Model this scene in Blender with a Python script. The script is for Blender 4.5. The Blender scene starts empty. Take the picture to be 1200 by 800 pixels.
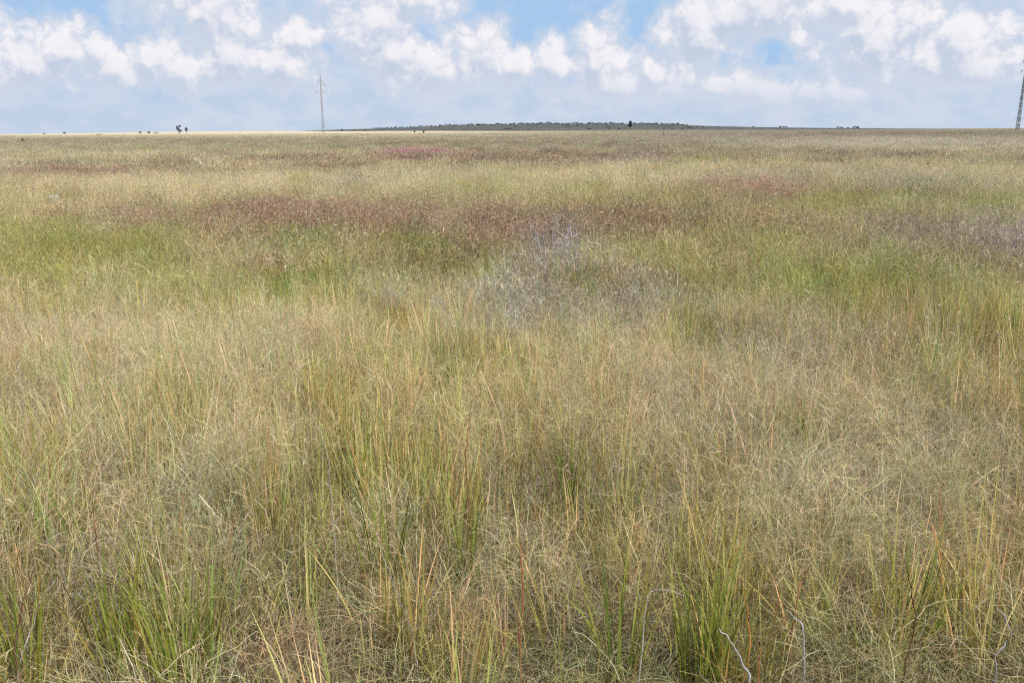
import bpy, math, random
import numpy as np
from mathutils import Matrix, Vector, Euler

random.seed(11)
rng = np.random.default_rng(23)
sc = bpy.context.scene
COL = sc.collection

# ------------------------------------------------------------------ camera
CAM = Vector((0.0, 0.0, 1.62))
F = 980.0                       # focal length in pixels of the 1200 px wide photograph
HOR = 153.6                     # level line at the middle of the frame
PITCH = math.atan((400 - HOR) / F)
ROLL = math.radians(-0.33)
cam_d = bpy.data.cameras.new('camera')
cam = bpy.data.objects.new('camera', cam_d)
COL.objects.link(cam)
cam_d.sensor_width = 36.0
cam_d.lens = 36.0 * F / 1200.0
cam_d.clip_start = 0.05
cam_d.clip_end = 40000
R3 = (Matrix.Rotation(math.pi / 2 - PITCH, 3, 'X') @ Matrix.Rotation(ROLL, 3, 'Z'))
cam.matrix_world = Matrix.Translation(CAM) @ R3.to_4x4()
sc.camera = cam
RN = np.array(R3)


def proj(P):
    """world points (N,3) -> photograph pixels"""
    q = (np.asarray(P, float) - np.array(CAM)) @ RN
    z = np.minimum(q[:, 2], -1e-3)
    return 600 + F * q[:, 0] / -z, 400 - F * q[:, 1] / -z


def ray(px, py):
    d = RN @ np.array([(px - 600) / F, (400 - py) / F, -1.0])
    return d / np.linalg.norm(d)


def ground_at(px, py, h=0.0):
    d = ray(px, py)
    t = (h - CAM.z) / d[2]
    return Vector((CAM.x + d[0] * t, CAM.y + d[1] * t, 0.0))


def at_dist(px, py, dist):
    """point on the level ground at that distance, in the direction of the pixel column"""
    d = ray(px, py)
    k = dist / math.hypot(d[0], d[1])
    return Vector((d[0] * k, d[1] * k, 0.0))


# ------------------------------------------------------------------ numpy noise
def vnoise(x, y, seed=0):
    xi = np.floor(x).astype(np.int64)
    yi = np.floor(y).astype(np.int64)
    xf, yf = x - xi, y - yi
    u = xf * xf * (3 - 2 * xf)
    v = yf * yf * (3 - 2 * yf)

    def h(a, b):
        n = (a * 374761393 + b * 668265263 + seed * 1442695041) & 0xffffffff
        n = ((n ^ (n >> 13)) * 1274126177) & 0xffffffff
        n = n ^ (n >> 16)
        return (n & 0xffff) / 65535.0
    return (h(xi, yi) * (1 - u) + h(xi + 1, yi) * u) * (1 - v) + (h(xi, yi + 1) * (1 - u) + h(xi + 1, yi + 1) * u) * v


def fbm(x, y, seed=0, octv=4):
    s, a, t = 0, 1.0, 0
    for k in range(octv):
        s = s + a * vnoise(x * 2 ** k + 17.3 * k, y * 2 ** k - 9.1 * k, seed + k)
        t += a
        a *= .5
    return s / t


# ------------------------------------------------------------------ the plant map
SP = ['straw', 'green', 'bright', 'red', 'grey', 'olive', 'beige', 'brown', 'pink']
TINT = np.array([(.735, .615, .355), (.42, .43, .075), (.31, .43, .05), (.40, .245, .175),
                 (.50, .455, .39), (.50, .475, .145), (.78, .675, .44), (.42, .31, .21), (.62, .22, .34)])
# patches: centre x, y, half sizes (photo pixels on the ground), species, strength
PATCH = [
    # far plain
    (200, 158, 420, 3.5, 'beige', 5), (560, 155.5, 200, 1.6, 'beige', 1.5), (900, 157, 260, 6, 'grey', 1.5), (150, 166, 300, 4, 'brown', .7),
    (300, 172, 330, 7, 'olive', 1.5), (650, 164, 300, 6, 'olive', 1.2), (1000, 158, 260, 4, 'brown', 2.0),
    (1080, 171, 110, 6, 'beige', 3.5), (950, 168, 120, 5, 'beige', 1.2), (740, 190, 40, 7, 'grey', 1.6),
    (870, 187, 80, 6, 'green', 1.0), (1000, 182, 40, 7, 'brown', 1.6), (1085, 183, 28, 5, 'brown', 2.4), (620, 172, 200, 5, 'brown', .8),
    (60, 203, 130, 6, 'red', 1.5), (60, 203, 130, 8, 'brown', 1.2), (300, 196, 90, 6, 'red', .25),
    (492, 181, 30, 1.6, 'pink', 6), (560, 188, 170, 6, 'red', 1.6), (680, 187, 90, 5, 'red', .5),
    (430, 197, 160, 6, 'red', .3), (420, 212, 30, 6, 'grey', 1.1),
    (300, 215, 330, 8, 'beige', .7), (800, 210, 380, 8, 'beige', .8), (900, 176, 330, 9, 'brown', .9), (1000, 215, 200, 14, 'grey', .45),
    (520, 222, 160, 10, 'olive', .7),
    (880, 224, 110, 11, 'red', .6), (880, 224, 60, 10, 'pink', .3),
    (1040, 235, 60, 10, 'bright', 1.0), (1140, 238, 30, 8, 'bright', .9), (980, 245, 200, 16, 'olive', 2.0),
    (720, 240, 120, 14, 'olive', 1.2),
    # red band
    (150, 256, 110, 9, 'red', .6), (330, 254, 150, 10, 'red', 1.3), (560, 264, 230, 18, 'red', 1.2), (300, 262, 260, 9, 'red', 1.0),
    (750, 262, 140, 14, 'red', 1.7), (430, 291, 130, 8, 'red', 1.6), (560, 286, 60, 10, 'red', .8),
    # green belt
    (110, 284, 150, 22, 'green', .9), (1080, 171, 170, 7, 'beige', 3), (120, 278, 80, 10, 'bright', 1.0), (30, 330, 90, 50, 'olive', 2.0),
    (200, 320, 200, 34, 'green', .7), (200, 320, 220, 30, 'olive', 2.0), (370, 282, 70, 7, 'bright', 1.6), (352, 340, 42, 20, 'bright', 4.5), (352, 340, 56, 22, 'green', 3),
    (440, 290, 60, 6, 'bright', 1.6),
    (520, 290, 38, 12, 'bright', 2.6), (520, 290, 60, 14, 'green', 2), (440, 318, 150, 20, 'green', .8), (440, 300, 170, 26, 'red', .8), (630, 325, 70, 22, 'bright', .25),
    (860, 270, 110, 28, 'olive', 2.2), (820, 300, 100, 30, 'green', .7),
    # grey herbs
    (615, 335, 60, 20, 'grey', 4.0), (690, 350, 100, 16, 'grey', 1.8), (655, 285, 36, 20, 'grey', 1.3), (620, 345, 60, 12, 'brown', .8), (720, 362, 90, 14, 'brown', .9),
    (700, 368, 60, 9, 'red', .5),
    (1050, 268, 65, 14, 'grey', 1.8), (1050, 274, 75, 14, 'brown', 3.2), (1165, 285, 70, 26, 'grey', 3.0), (1160, 300, 70, 22, 'brown', 3.2),
    (960, 325, 50, 14, 'bright', 1.8), (1050, 320, 90, 12, 'bright', 1.2), (1000, 325, 120, 16, 'green', 1.6), (965, 330, 90, 26, 'olive', 1.5),
    (1100, 345, 90, 14, 'olive', 1.0),
    # middle straw
    (180, 385, 240, 38, 'beige', 1.9), (180, 400, 240, 30, 'straw', 1.5), (60, 440, 90, 50, 'straw', 1.0),
    (500, 400, 150, 40, 'olive', 1.5), (560, 415, 160, 26, 'straw', .8),
    (820, 390, 60, 26, 'green', 1.0), (900, 400, 80, 30, 'grey', .8), (1000, 400, 90, 40, 'brown', .7), (1140, 400, 100, 50, 'olive', 1.3),
    (1140, 385, 80, 30, 'green', .6),
    (300, 480, 250, 60, 'olive', .9), (700, 480, 220, 60, 'straw', .8), (1000, 540, 230, 90, 'grey', .35),
    (1000, 560, 230, 120, 'straw', .9), (170, 520, 150, 60, 'beige', .6), (1120, 620, 130, 120, 'brown', .35),
]


def field(P):
    """species weights (N, n_species) at world points"""
    px, py = proj(P)
    x, y = P[:, 0], P[:, 1]
    behind = y < 0.3
    px = np.where(behind, 600, px)
    py = np.where(behind, 700, py)
    n1 = fbm(x * .35, y * .12, 3) - .5
    n2 = fbm(x * .35 + 40, y * .12, 9) - .5
    n3 = vnoise(x * 2.3, y * 1.1, 12) - .5
    n1 = n1 + .35 * n3
    n2 = n2 + .5 * (vnoise(x * 1.7 + 9, y * .9, 19) - .5)
    px = px + n1 * np.clip((py - 150) * .8, 6, 90)
    py = py + n2 * np.clip((py - 150) * .18, 0, 40)
    N = len(x)
    W = np.zeros((N, len(SP)))
    t = np.clip((py - 380) / 250, 0, 1)
    W[:, 0] = .75 - .2 * t
    W[:, 1] = .25 + .75 * t
    W[:, 2] = .04 + .18 * t
    W[:, 3] = .10 + .10 * t
    W[:, 4] = .08
    W[:, 5] = .50
    W[:, 6] = .38 - .2 * t
    W[:, 7] = .14 + .20 * t
    for (cx, cy, rx, ry, s, k) in PATCH:
        d = ((px - cx) / rx) ** 2 + ((py - cy) / ry) ** 2
        W[:, SP.index(s)] += 2.3 * k * np.exp(-d * 1.1)
    # natural clumping of every species
    for i in range(len(SP)):
        c = .5 * fbm(x * .9 + 13 * i, y * .55 - 7 * i, 30 + i, 3) + .5 * fbm(x * 2.6 + 13 * i, y * 1.9 - 7 * i, 60 + i, 2)
        W[:, i] *= np.clip(.25 + 4.6 * (c - .34), .08, 2.8)
    W /= W.sum(1, keepdims=True)
    return W


# ------------------------------------------------------------------ materials
def nodes_of(m):
    m.use_nodes = True
    nt = m.node_tree
    nt.nodes.clear()
    return nt, nt.nodes.new, nt.links.new


def grass_material(name, instanced, trans=.32):
    m = bpy.data.materials.new(name)
    nt, N, L = nodes_of(m)
    out = N('ShaderNodeOutputMaterial')
    vc = N('ShaderNodeAttribute'); vc.attribute_name = 'vc'
    col = vc.outputs['Color']
    if instanced:
        ti = N('ShaderNodeAttribute'); ti.attribute_name = 'tint'; ti.attribute_type = 'INSTANCER'
        mx = N('ShaderNodeMix'); mx.data_type = 'RGBA'; mx.blend_type = 'MULTIPLY'; mx.inputs[0].default_value = 1
        L(col, mx.inputs[6]); L(ti.outputs['Color'], mx.inputs[7])
        col = mx.outputs[2]
    d = N('ShaderNodeBsdfDiffuse')
    t = N('ShaderNodeBsdfTranslucent')
    g = N('ShaderNodeBsdfGlossy'); g.inputs['Roughness'].default_value = .42
    g.inputs['Color'].default_value = (.9, .9, .85, 1)
    L(col, d.inputs['Color']); L(col, t.inputs['Color'])
    a = N('ShaderNodeMixShader'); a.inputs[0].default_value = trans
    L(d.outputs[0], a.inputs[1]); L(t.outputs[0], a.inputs[2])
    b = N('ShaderNodeMixShader'); b.inputs[0].default_value = .05
    L(a.outputs[0], b.inputs[1]); L(g.outputs[0], b.inputs[2])
    L(b.outputs[0], out.inputs['Surface'])
    return m


M_INST = grass_material('grass_blades', True)
M_PLANT = grass_material('plant_blades', False)


def plain_material(name, c, rough=.7, metal=0.0, noise=0.0, scale=3.0, c2=None):
    m = bpy.data.materials.new(name)
    nt, N, L = nodes_of(m)
    out = N('ShaderNodeOutputMaterial')
    p = N('ShaderNodeBsdfPrincipled')
    p.inputs['Roughness'].default_value = rough
    p.inputs['Metallic'].default_value = metal
    tc = N('ShaderNodeTexCoord')
    nz = N('ShaderNodeTexNoise'); nz.inputs['Scale'].default_value = scale; nz.inputs['Detail'].default_value = 6
    L(tc.outputs['Object'], nz.inputs['Vector'])
    mx = N('ShaderNodeMix'); mx.data_type = 'RGBA'
    mx.inputs[6].default_value = (*c, 1)
    c2 = c2 or tuple(v * (1 - noise) for v in c)
    mx.inputs[7].default_value = (*c2, 1)
    L(nz.outputs['Fac'], mx.inputs[0])
    L(mx.outputs[2], p.inputs['Base Color'])
    L(p.outputs[0], out.inputs['Surface'])
    return m


# ------------------------------------------------------------------ strands -> mesh
def ribbons(P, W, C, side=None):
    """P (M,K,3) centre lines, W (M,K) widths, C (M,K,3) colours -> verts, quads, colours"""
    M, K, _ = P.shape
    d = P[:, -1] - P[:, 0]
    d /= np.linalg.norm(d, axis=1, keepdims=True) + 1e-9
    r = rng.normal(size=(M, 3))
    if side is not None:
        r = side
    s = np.cross(d, r)
    s /= np.linalg.norm(s, axis=1, keepdims=True) + 1e-9
    off = s[:, None, :] * W[:, :, None] * .5
    V = np.stack([P - off, P + off], 2).reshape(-1, 3)
    CC = np.repeat(C[:, :, None, :], 2, 2).reshape(-1, 3)
    i = np.arange(M)[:, None] * (2 * K) + np.arange(K - 1)[None, :] * 2
    Q = np.stack([i, i + 1, i + 3, i + 2], -1).reshape(-1, 4)
    return V, Q, CC


class Acc:
    def __init__(self):
        self.V, self.Q, self.C, self.n = [], [], [], 0

    def add(self, vqc):
        v, q, c = vqc
        self.V.append(v); self.Q.append(q + self.n); self.C.append(c); self.n += len(v)

    def mesh(self, name, mat):
        V = np.concatenate(self.V).astype(np.float32)
        Q = np.concatenate(self.Q).astype(np.int32)
        C = np.clip(np.concatenate(self.C), 0, 4).astype(np.float32)
        me = bpy.data.meshes.new(name)
        me.vertices.add(len(V)); me.vertices.foreach_set('co', V.ravel())
        me.loops.add(Q.size); me.loops.foreach_set('vertex_index', Q.ravel())
        me.polygons.add(len(Q))
        me.polygons.foreach_set('loop_start', np.arange(0, Q.size, 4, dtype=np.int32))
        at = me.attributes.new('vc', 'FLOAT_COLOR', 'POINT')
        at.data.foreach_set('color', np.concatenate([C, np.ones((len(C), 1), np.float32)], 1).ravel())
        me.update()
        me.materials.append(mat)
        return me


def U(a, b, n):
    return rng.uniform(a, b, n)


def grow(M, K, rad, z0, length, lean, bend, wob=0.0):
    """centre lines of M strands growing up from a patch of radius rad"""
    a = U(0, 2 * math.pi, M)
    r = rad * np.sqrt(U(0, 1, M))
    P = np.zeros((M, K, 3))
    P[:, 0, 0] = r * np.cos(a); P[:, 0, 1] = r * np.sin(a); P[:, 0, 2] = z0 if np.isscalar(z0) else z0
    az = a + rng.normal(0, .9, M)
    th = np.abs(rng.normal(0, 1, M)) * lean
    bd = np.abs(rng.normal(0, 1, M)) * bend
    seg = length / (K - 1)
    for k in range(1, K):
        az = az + rng.normal(0, 1, M) * wob
        th = th + bd / (K - 1) + rng.normal(0, 1, M) * wob * .6
        st = np.sin(th)
        P[:, k, 0] = P[:, k - 1, 0] + seg * st * np.cos(az)
        P[:, k, 1] = P[:, k - 1, 1] + seg * st * np.sin(az)
        P[:, k, 2] = P[:, k - 1, 2] + seg * np.cos(th)
    P[:, :, 2] = np.maximum(P[:, :, 2], .004)
    return P


def prof(K, base=1.0, tip=.1, p=1.5):
    t = np.linspace(0, 1, K)
    return base * (1 - t ** p) + tip * t ** p


VARK = 1.0


def far_kind(f, *a, **k):
    global VARK
    VARK = .45
    out = f(*a, **k)
    VARK = 1.0
    return out


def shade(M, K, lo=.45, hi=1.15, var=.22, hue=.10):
    """per-strand colour factor, darker at the base"""
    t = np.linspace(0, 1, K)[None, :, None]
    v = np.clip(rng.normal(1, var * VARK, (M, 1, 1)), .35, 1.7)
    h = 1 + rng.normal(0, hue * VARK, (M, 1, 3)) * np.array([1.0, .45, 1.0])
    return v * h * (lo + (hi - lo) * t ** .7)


def tangle(rad, M, w, hmax=.32, dense=1.0):
    """curly fine dry stalks and seed branches lying every way"""
    A = Acc()
    K = 7
    z0 = U(.01, hmax, M) ** 1.0
    P = grow(M, K, rad, z0, U(.07, .26, M), 1.15, .9, .38)
    W = prof(K, 1, .4)[None, :] * w * U(.6, 1.3, M)[:, None]
    C = shade(M, K, .85, 1.1, .26, .13)
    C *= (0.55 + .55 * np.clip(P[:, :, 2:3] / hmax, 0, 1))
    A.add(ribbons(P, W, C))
    return A


def culms(rad, M, w, h=(.35, .62), lean=.16, bend=.45, nb=7, bl=(.04, .11), head=None, spike=0):
    """upright thin culms, each with an open branched seed head"""
    A = Acc()
    K = 6
    L = U(h[0], h[1], M)
    P = grow(M, K, rad, .0, L, lean, bend, .05)
    W = prof(K, 1, .45)[None, :] * w * U(.7, 1.3, M)[:, None]
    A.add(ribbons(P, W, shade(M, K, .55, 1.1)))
    if nb:
        idx = np.repeat(np.arange(M), nb)
        n = len(idx)
        t = U(.55, 1.0, n) * (K - 1)
        k0 = np.minimum(t.astype(int), K - 2)
        fr = (t - k0)[:, None]
        B = P[idx, k0] * (1 - fr) + P[idx, k0 + 1] * fr
        ax = P[idx, k0 + 1] - P[idx, k0]
        ax /= np.linalg.norm(ax, axis=1, keepdims=True)
        side = rng.normal(size=(n, 3)); side /= np.linalg.norm(side, axis=1, keepdims=True)
        d = ax * U(.5, 1.1, n)[:, None] + side * U(.35, 1.0, n)[:, None]
        d /= np.linalg.norm(d, axis=1, keepdims=True)
        ln = U(bl[0], bl[1], n)[:, None]
        Q = np.stack([B, B + d * ln * .55, B + d * ln + np.array([0, 0, -.18]) * ln * U(0, 1.5, n)[:, None]], 1)
        ww = w * (.55 if not spike else 1.0)
        Wb = np.array([.8, 1.0 if not spike else 2.1, .5])[None, :] * ww * U(.7, 1.3, n)[:, None]
        Cb = shade(n, 3, .95, 1.15, .25, .14)
        if head is not None:
            Cb = Cb * np.array(head)
        A.add(ribbons(Q, Wb, Cb))
    return A


RUST = np.array([1.15, .45, .7])
ORNG = np.array([1.2, .80, .65])


def blades(rad, M, w, h=(.28, .62), lean=.13, bend=.30, tips=.14, dead=.10):
    """flat upright leaves, some turning orange or wine red towards the tip"""
    A = Acc()
    K = 7
    L = U(h[0], h[1], M) * U(.75, 1.0, M)
    P = grow(M, K, rad, 0, L, lean, bend, .035)
    W = prof(K, 1, .05, 2.2)[None, :] * w * U(.5, 1.25, M)[:, None]
    C = shade(M, K, .62, 1.12, .18, .08)
    t = np.clip((np.linspace(0, 1, K)[None, :, None] - .35) / .5, 0, 1)
    pick = rng.uniform(size=M)
    for lo, hi, c in ((0, tips * .6, RUST), (tips * .6, tips, ORNG)):
        m = (pick >= lo) & (pick < hi)
        tt = t * U(.5, 1.15, m.sum())[:, None, None]
        C[m] = C[m] * (1 - np.clip(tt, 0, 1)) + C[m] * c * np.clip(tt, 0, 1)
    m = (pick > 1 - dead)
    C[m] = C[m] * np.array([1.9, 1.45, 2.3])
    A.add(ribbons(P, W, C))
    return A


def twigs(rad, M, w, h=(.3, .6)):
    """grey branching herb: stiff stems carrying many short twiglets"""
    A = Acc()
    K = 6
    P = grow(M, K, rad, 0, U(h[0], h[1], M), .28, .30, .09)
    A.add(ribbons(P, prof(K, 1, .5)[None, :] * w * U(.8, 1.4, M)[:, None], shade(M, K, .6, 1.0, .2, .05)))
    nb = 12
    idx = np.repeat(np.arange(M), nb)
    n = len(idx)
    t = U(.3, 1.0, n) * (K - 1)
    k0 = np.minimum(t.astype(int), K - 2)
    B = P[idx, k0] + (P[idx, k0 + 1] - P[idx, k0]) * (t - k0)[:, None]
    d = rng.normal(size=(n, 3)); d[:, 2] = np.abs(d[:, 2]) + .5
    d /= np.linalg.norm(d, axis=1, keepdims=True)
    ln = U(.03, .10, n)[:, None]
    Q = np.stack([B, B + d * ln * .6, B + d * ln + rng.normal(0, .2, (n, 3)) * ln], 1)
    A.add(ribbons(Q, np.array([.8, 1.1, .7])[None, :] * w * .8 * U(.7, 1.4, n)[:, None], shade(n, 3, .9, 1.15, .28, .05)))
    return A


# ------------------------------------------------------------------ template sets (not in the scene: sources for the uncountable grass)
def template_set(name, makers):
    c = bpy.data.collections.new(name)
    for i, A in enumerate(makers):
        me = A.mesh(name, M_INST)
        o = bpy.data.objects.new(name, me)
        c.objects.link(o)
    return c


NV = 8
SETS = {}
#            lod 0 (1-7 m)        lod 1 (7-28 m)       lod 2 (28-170 m)      lod 3 (170-620 m)
SETS['straw'] = [template_set('straw_a', [tangle(.17, 235, .00125) for _ in range(NV)] + [culms(.10, 28, .0014) for _ in range(NV)]),
                 template_set('straw_b', [tangle(.22, 120, .0027, .34) for _ in range(NV // 2)] + [culms(.15, 44, .0026, nb=6) for _ in range(NV)]),
                 template_set('straw_c', [far_kind(culms, .55, 130, .010, nb=2, bl=(.06, .14)) for _ in range(NV)]),
                 template_set('straw_d', [far_kind(culms, 1.8, 170, .035, h=(.4, .7), nb=0) for _ in range(NV)]),
                 template_set('litter', [tangle(.15, 170, .0017, .17) for _ in range(NV)])]
SETS['green'] = [template_set('green_a', [blades(.075, 36, .0070, h=(.34, .66), lean=.10, bend=.2, tips=.17) for _ in range(NV)] + [blades(.12, 30, .005, h=(.25, .5), lean=.16, bend=.4, tips=.08) for _ in range(NV)]),
                 template_set('green_b', [blades(.13, 54, .0056, h=(.25, .55), lean=.18) for _ in range(NV)] + [culms(.13, 30, .0032, nb=4) for _ in range(NV // 2)]),
                 template_set('green_c', [far_kind(blades, .55, 170, .014, h=(.3, .55), lean=.2) for _ in range(NV)]),
                 template_set('green_d', [far_kind(blades, 1.8, 170, .045, h=(.4, .65)) for _ in range(NV)])]
SETS['red'] = [template_set('red_a', [culms(.10, 24, .0018, h=(.35, .66), nb=8, spike=1, bl=(.02, .05)) for _ in range(NV)]
                            + [tangle(.15, 140, .0014, .22) for _ in range(NV)]),
               template_set('red_b', [culms(.15, 44, .0034, h=(.35, .60), nb=6, spike=1, bl=(.03, .06)) for _ in range(NV)]),
               template_set('red_c', [far_kind(culms, .55, 150, .010, h=(.35, .6), nb=3, spike=1, bl=(.05, .1)) for _ in range(NV)]),
               template_set('red_d', [far_kind(culms, 1.8, 180, .035, h=(.4, .65), nb=0) for _ in range(NV)])]
SETS['grey'] = [template_set('grey_a', [tangle(.17, 210, .0016, .24) for _ in range(NV)] + [twigs(.10, 12, .0022, (.2, .4)) for _ in range(NV // 2)]),
                template_set('grey_b', [twigs(.17, 20, .0036, (.28, .5)) for _ in range(NV)]),
                template_set('grey_c', [far_kind(twigs, .55, 50, .010, (.3, .55)) for _ in range(NV)]),
                template_set('grey_d', [far_kind(culms, 1.8, 170, .035, h=(.4, .65), nb=0) for _ in range(NV)])]
FAMILY = {'straw': ['straw', 'beige'], 'green': ['green', 'bright', 'olive'], 'red': ['red', 'pink'], 'grey': ['grey', 'brown']}
FAM_OF = np.array([list(FAMILY).index(next(f for f in FAMILY if s in FAMILY[f])) for s in SP])


# ------------------------------------------------------------------ ground
def ground_height(x, y):
    r = np.hypot(x, y)
    az = np.degrees(np.arctan2(x, np.maximum(y, 1e-3)))
    far = np.clip((r - 700) / 1500, 0, 1) ** 2
    swell = np.exp(-((az + 18) / 9.0) ** 2) * 5.2 + np.exp(-((az + 6) / 5.0) ** 2) * 2.0
    return far * (swell + .8 * (fbm(x * .002, y * .002, 5) - .4)) * np.where(y > 0, 1, 0)


def build_ground():
    rr = np.concatenate([[0.01], np.geomspace(.8, 22000, 210)])
    na = 720
    aa = np.linspace(0, 2 * math.pi, na, endpoint=False)
    Rg, Ag = np.meshgrid(rr, aa, indexing='ij')
    x, y = (Rg * np.sin(Ag)).ravel(), (Rg * np.cos(Ag)).ravel()
    z = ground_height(x, y)
    nr = len(rr)
    i, j = np.meshgrid(np.arange(nr - 1), np.arange(na), indexing='ij')
    i, j = i.ravel(), j.ravel()
    j2 = (j + 1) % na
    Q = np.stack([i * na + j, i * na + j2, (i + 1) * na + j2, (i + 1) * na + j], 1)[:, ::-1]
    V = np.stack([x, y, z], 1)
    Wt = field(np.stack([x, y, np.full_like(x, .25)], 1))
    C = Wt @ TINT
    r = np.hypot(x, y)
    k = np.clip((r - 60) / 300, 0, 1)[:, None]
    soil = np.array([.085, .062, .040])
    f = np.clip((r - 350) / 900, 0, 1)[:, None] * .6
    C = C * (1 - f) + (C.mean(1, keepdims=True) * np.array([1.12, 1.0, .82])) * f  # distant colours greyed: haze put into the ground colour
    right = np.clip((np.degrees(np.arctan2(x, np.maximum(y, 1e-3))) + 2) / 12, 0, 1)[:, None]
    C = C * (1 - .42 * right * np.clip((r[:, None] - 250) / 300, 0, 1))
    C = soil * (1 - k) + C * .74 * k  # far ground colour lowered to stand in for the grass's self-shadowing
    A = Acc()
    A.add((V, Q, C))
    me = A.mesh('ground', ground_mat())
    o = bpy.data.objects.new('ground', me)
    COL.objects.link(o)
    o['kind'] = 'structure'; o['label'] = 'flat open grassland plain reaching to the horizon'; o['category'] = 'ground'
    return o


def ground_mat():
    m = bpy.data.materials.new('plain_ground')
    nt, N, L = nodes_of(m)
    out = N('ShaderNodeOutputMaterial')
    p = N('ShaderNodeBsdfDiffuse')
    vc = N('ShaderNodeAttribute'); vc.attribute_name = 'vc'
    tc = N('ShaderNodeTexCoord')
    n1 = N('ShaderNodeTexNoise'); n1.inputs['Scale'].default_value = 9; n1.inputs['Detail'].default_value = 10; n1.inputs['Roughness'].default_value = .75
    n2 = N('ShaderNodeTexNoise'); n2.inputs['Scale'].default_value = .035; n2.inputs['Detail'].default_value = 12; n2.inputs['Roughness'].default_value = .7
    L(tc.outputs['Object'], n1.inputs['Vector']); L(tc.outputs['Object'], n2.inputs['Vector'])
    r1 = N('ShaderNodeMapRange'); r1.inputs[1].default_value = .3; r1.inputs[2].default_value = .7; r1.inputs[3].default_value = .55; r1.inputs[4].default_value = 1.5
    r2 = N('ShaderNodeMapRange'); r2.inputs[1].default_value = .3; r2.inputs[2].default_value = .7; r2.inputs[3].default_value = .72; r2.inputs[4].default_value = 1.25
    L(n1.outputs[0], r1.inputs[0]); L(n2.outputs[0], r2.inputs[0])
    mu = N('ShaderNodeMath'); mu.operation = 'MULTIPLY'
    L(r1.outputs[0], mu.inputs[0]); L(r2.outputs[0], mu.inputs[1])
    vm = N('ShaderNodeVectorMath'); vm.operation = 'SCALE'
    L(vc.outputs['Color'], vm.inputs[0]); L(mu.outputs[0], vm.inputs['Scale'])
    L(vm.outputs[0], p.inputs['Color']); L(p.outputs[0], out.inputs['Surface'])
    return m


build_ground()

# ------------------------------------------------------------------ things
def tag(o, label=None, cat=None, group=None, kind=None):
    for k, v in (('label', label), ('category', cat), ('group', group), ('kind', kind)):
        if v:
            o[k] = v
    return o


def link(name, me, parent=None, loc=None, rz=0.0):
    o = bpy.data.objects.new(name, me)
    COL.objects.link(o)
    if parent is not None:
        o.parent = parent
    if loc is not None:
        o.location = loc
    o.rotation_euler = (0, 0, rz)
    return o


def gz(p):
    return float(ground_height(np.array([p[0]]), np.array([p[1]]))[0])


CLEAR = []        # spots where the surrounding grass stays low so that the plant standing there shows


def solid(name, boxes, mat):
    """boxes: list of (p0, p1, thickness) square bars joined into one mesh"""
    vs, fs = [], []
    for p0, p1, t in boxes:
        p0, p1 = Vector(p0), Vector(p1)
        d = (p1 - p0).normalized()
        a = d.cross(Vector((0, 0, 1)) if abs(d.z) < .9 else Vector((1, 0, 0))).normalized()
        b = d.cross(a)
        n = len(vs)
        t2 = t if isinstance(t, tuple) else (t, t)
        for p, tt in ((p0, t2[0]), (p1, t2[1])):
            for u, v in ((-1, -1), (1, -1), (1, 1), (-1, 1)):
                vs.append(p + a * u * tt / 2 + b * v * tt / 2)
        fs += [(n, n + 1, n + 2, n + 3), (n + 7, n + 6, n + 5, n + 4)]
        fs += [(n + i, n + 4 + i, n + 4 + (i + 1) % 4, n + (i + 1) % 4) for i in range(4)]
    me = bpy.data.meshes.new(name)
    me.from_pydata([tuple(v) for v in vs], [], fs)
    me.materials.append(mat)
    me.update()
    return me


STEEL = plain_material('galvanised_steel', (.30, .31, .33), .6, 0.0, .25, .8)
STEEL_D = plain_material('dark_steel', (.22, .23, .26), .6, 0.0, .25, .8)  # same steel in a darker tone
STEEL_P = plain_material('faded_red_paint', (.42, .30, .30), .7, 0.0, .2, .8)
PORC = plain_material('brown_porcelain', (.10, .06, .05), .3)
WOODP = plain_material('grey_wood', (.16, .13, .10), .9, 0, .5, 8)


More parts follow.
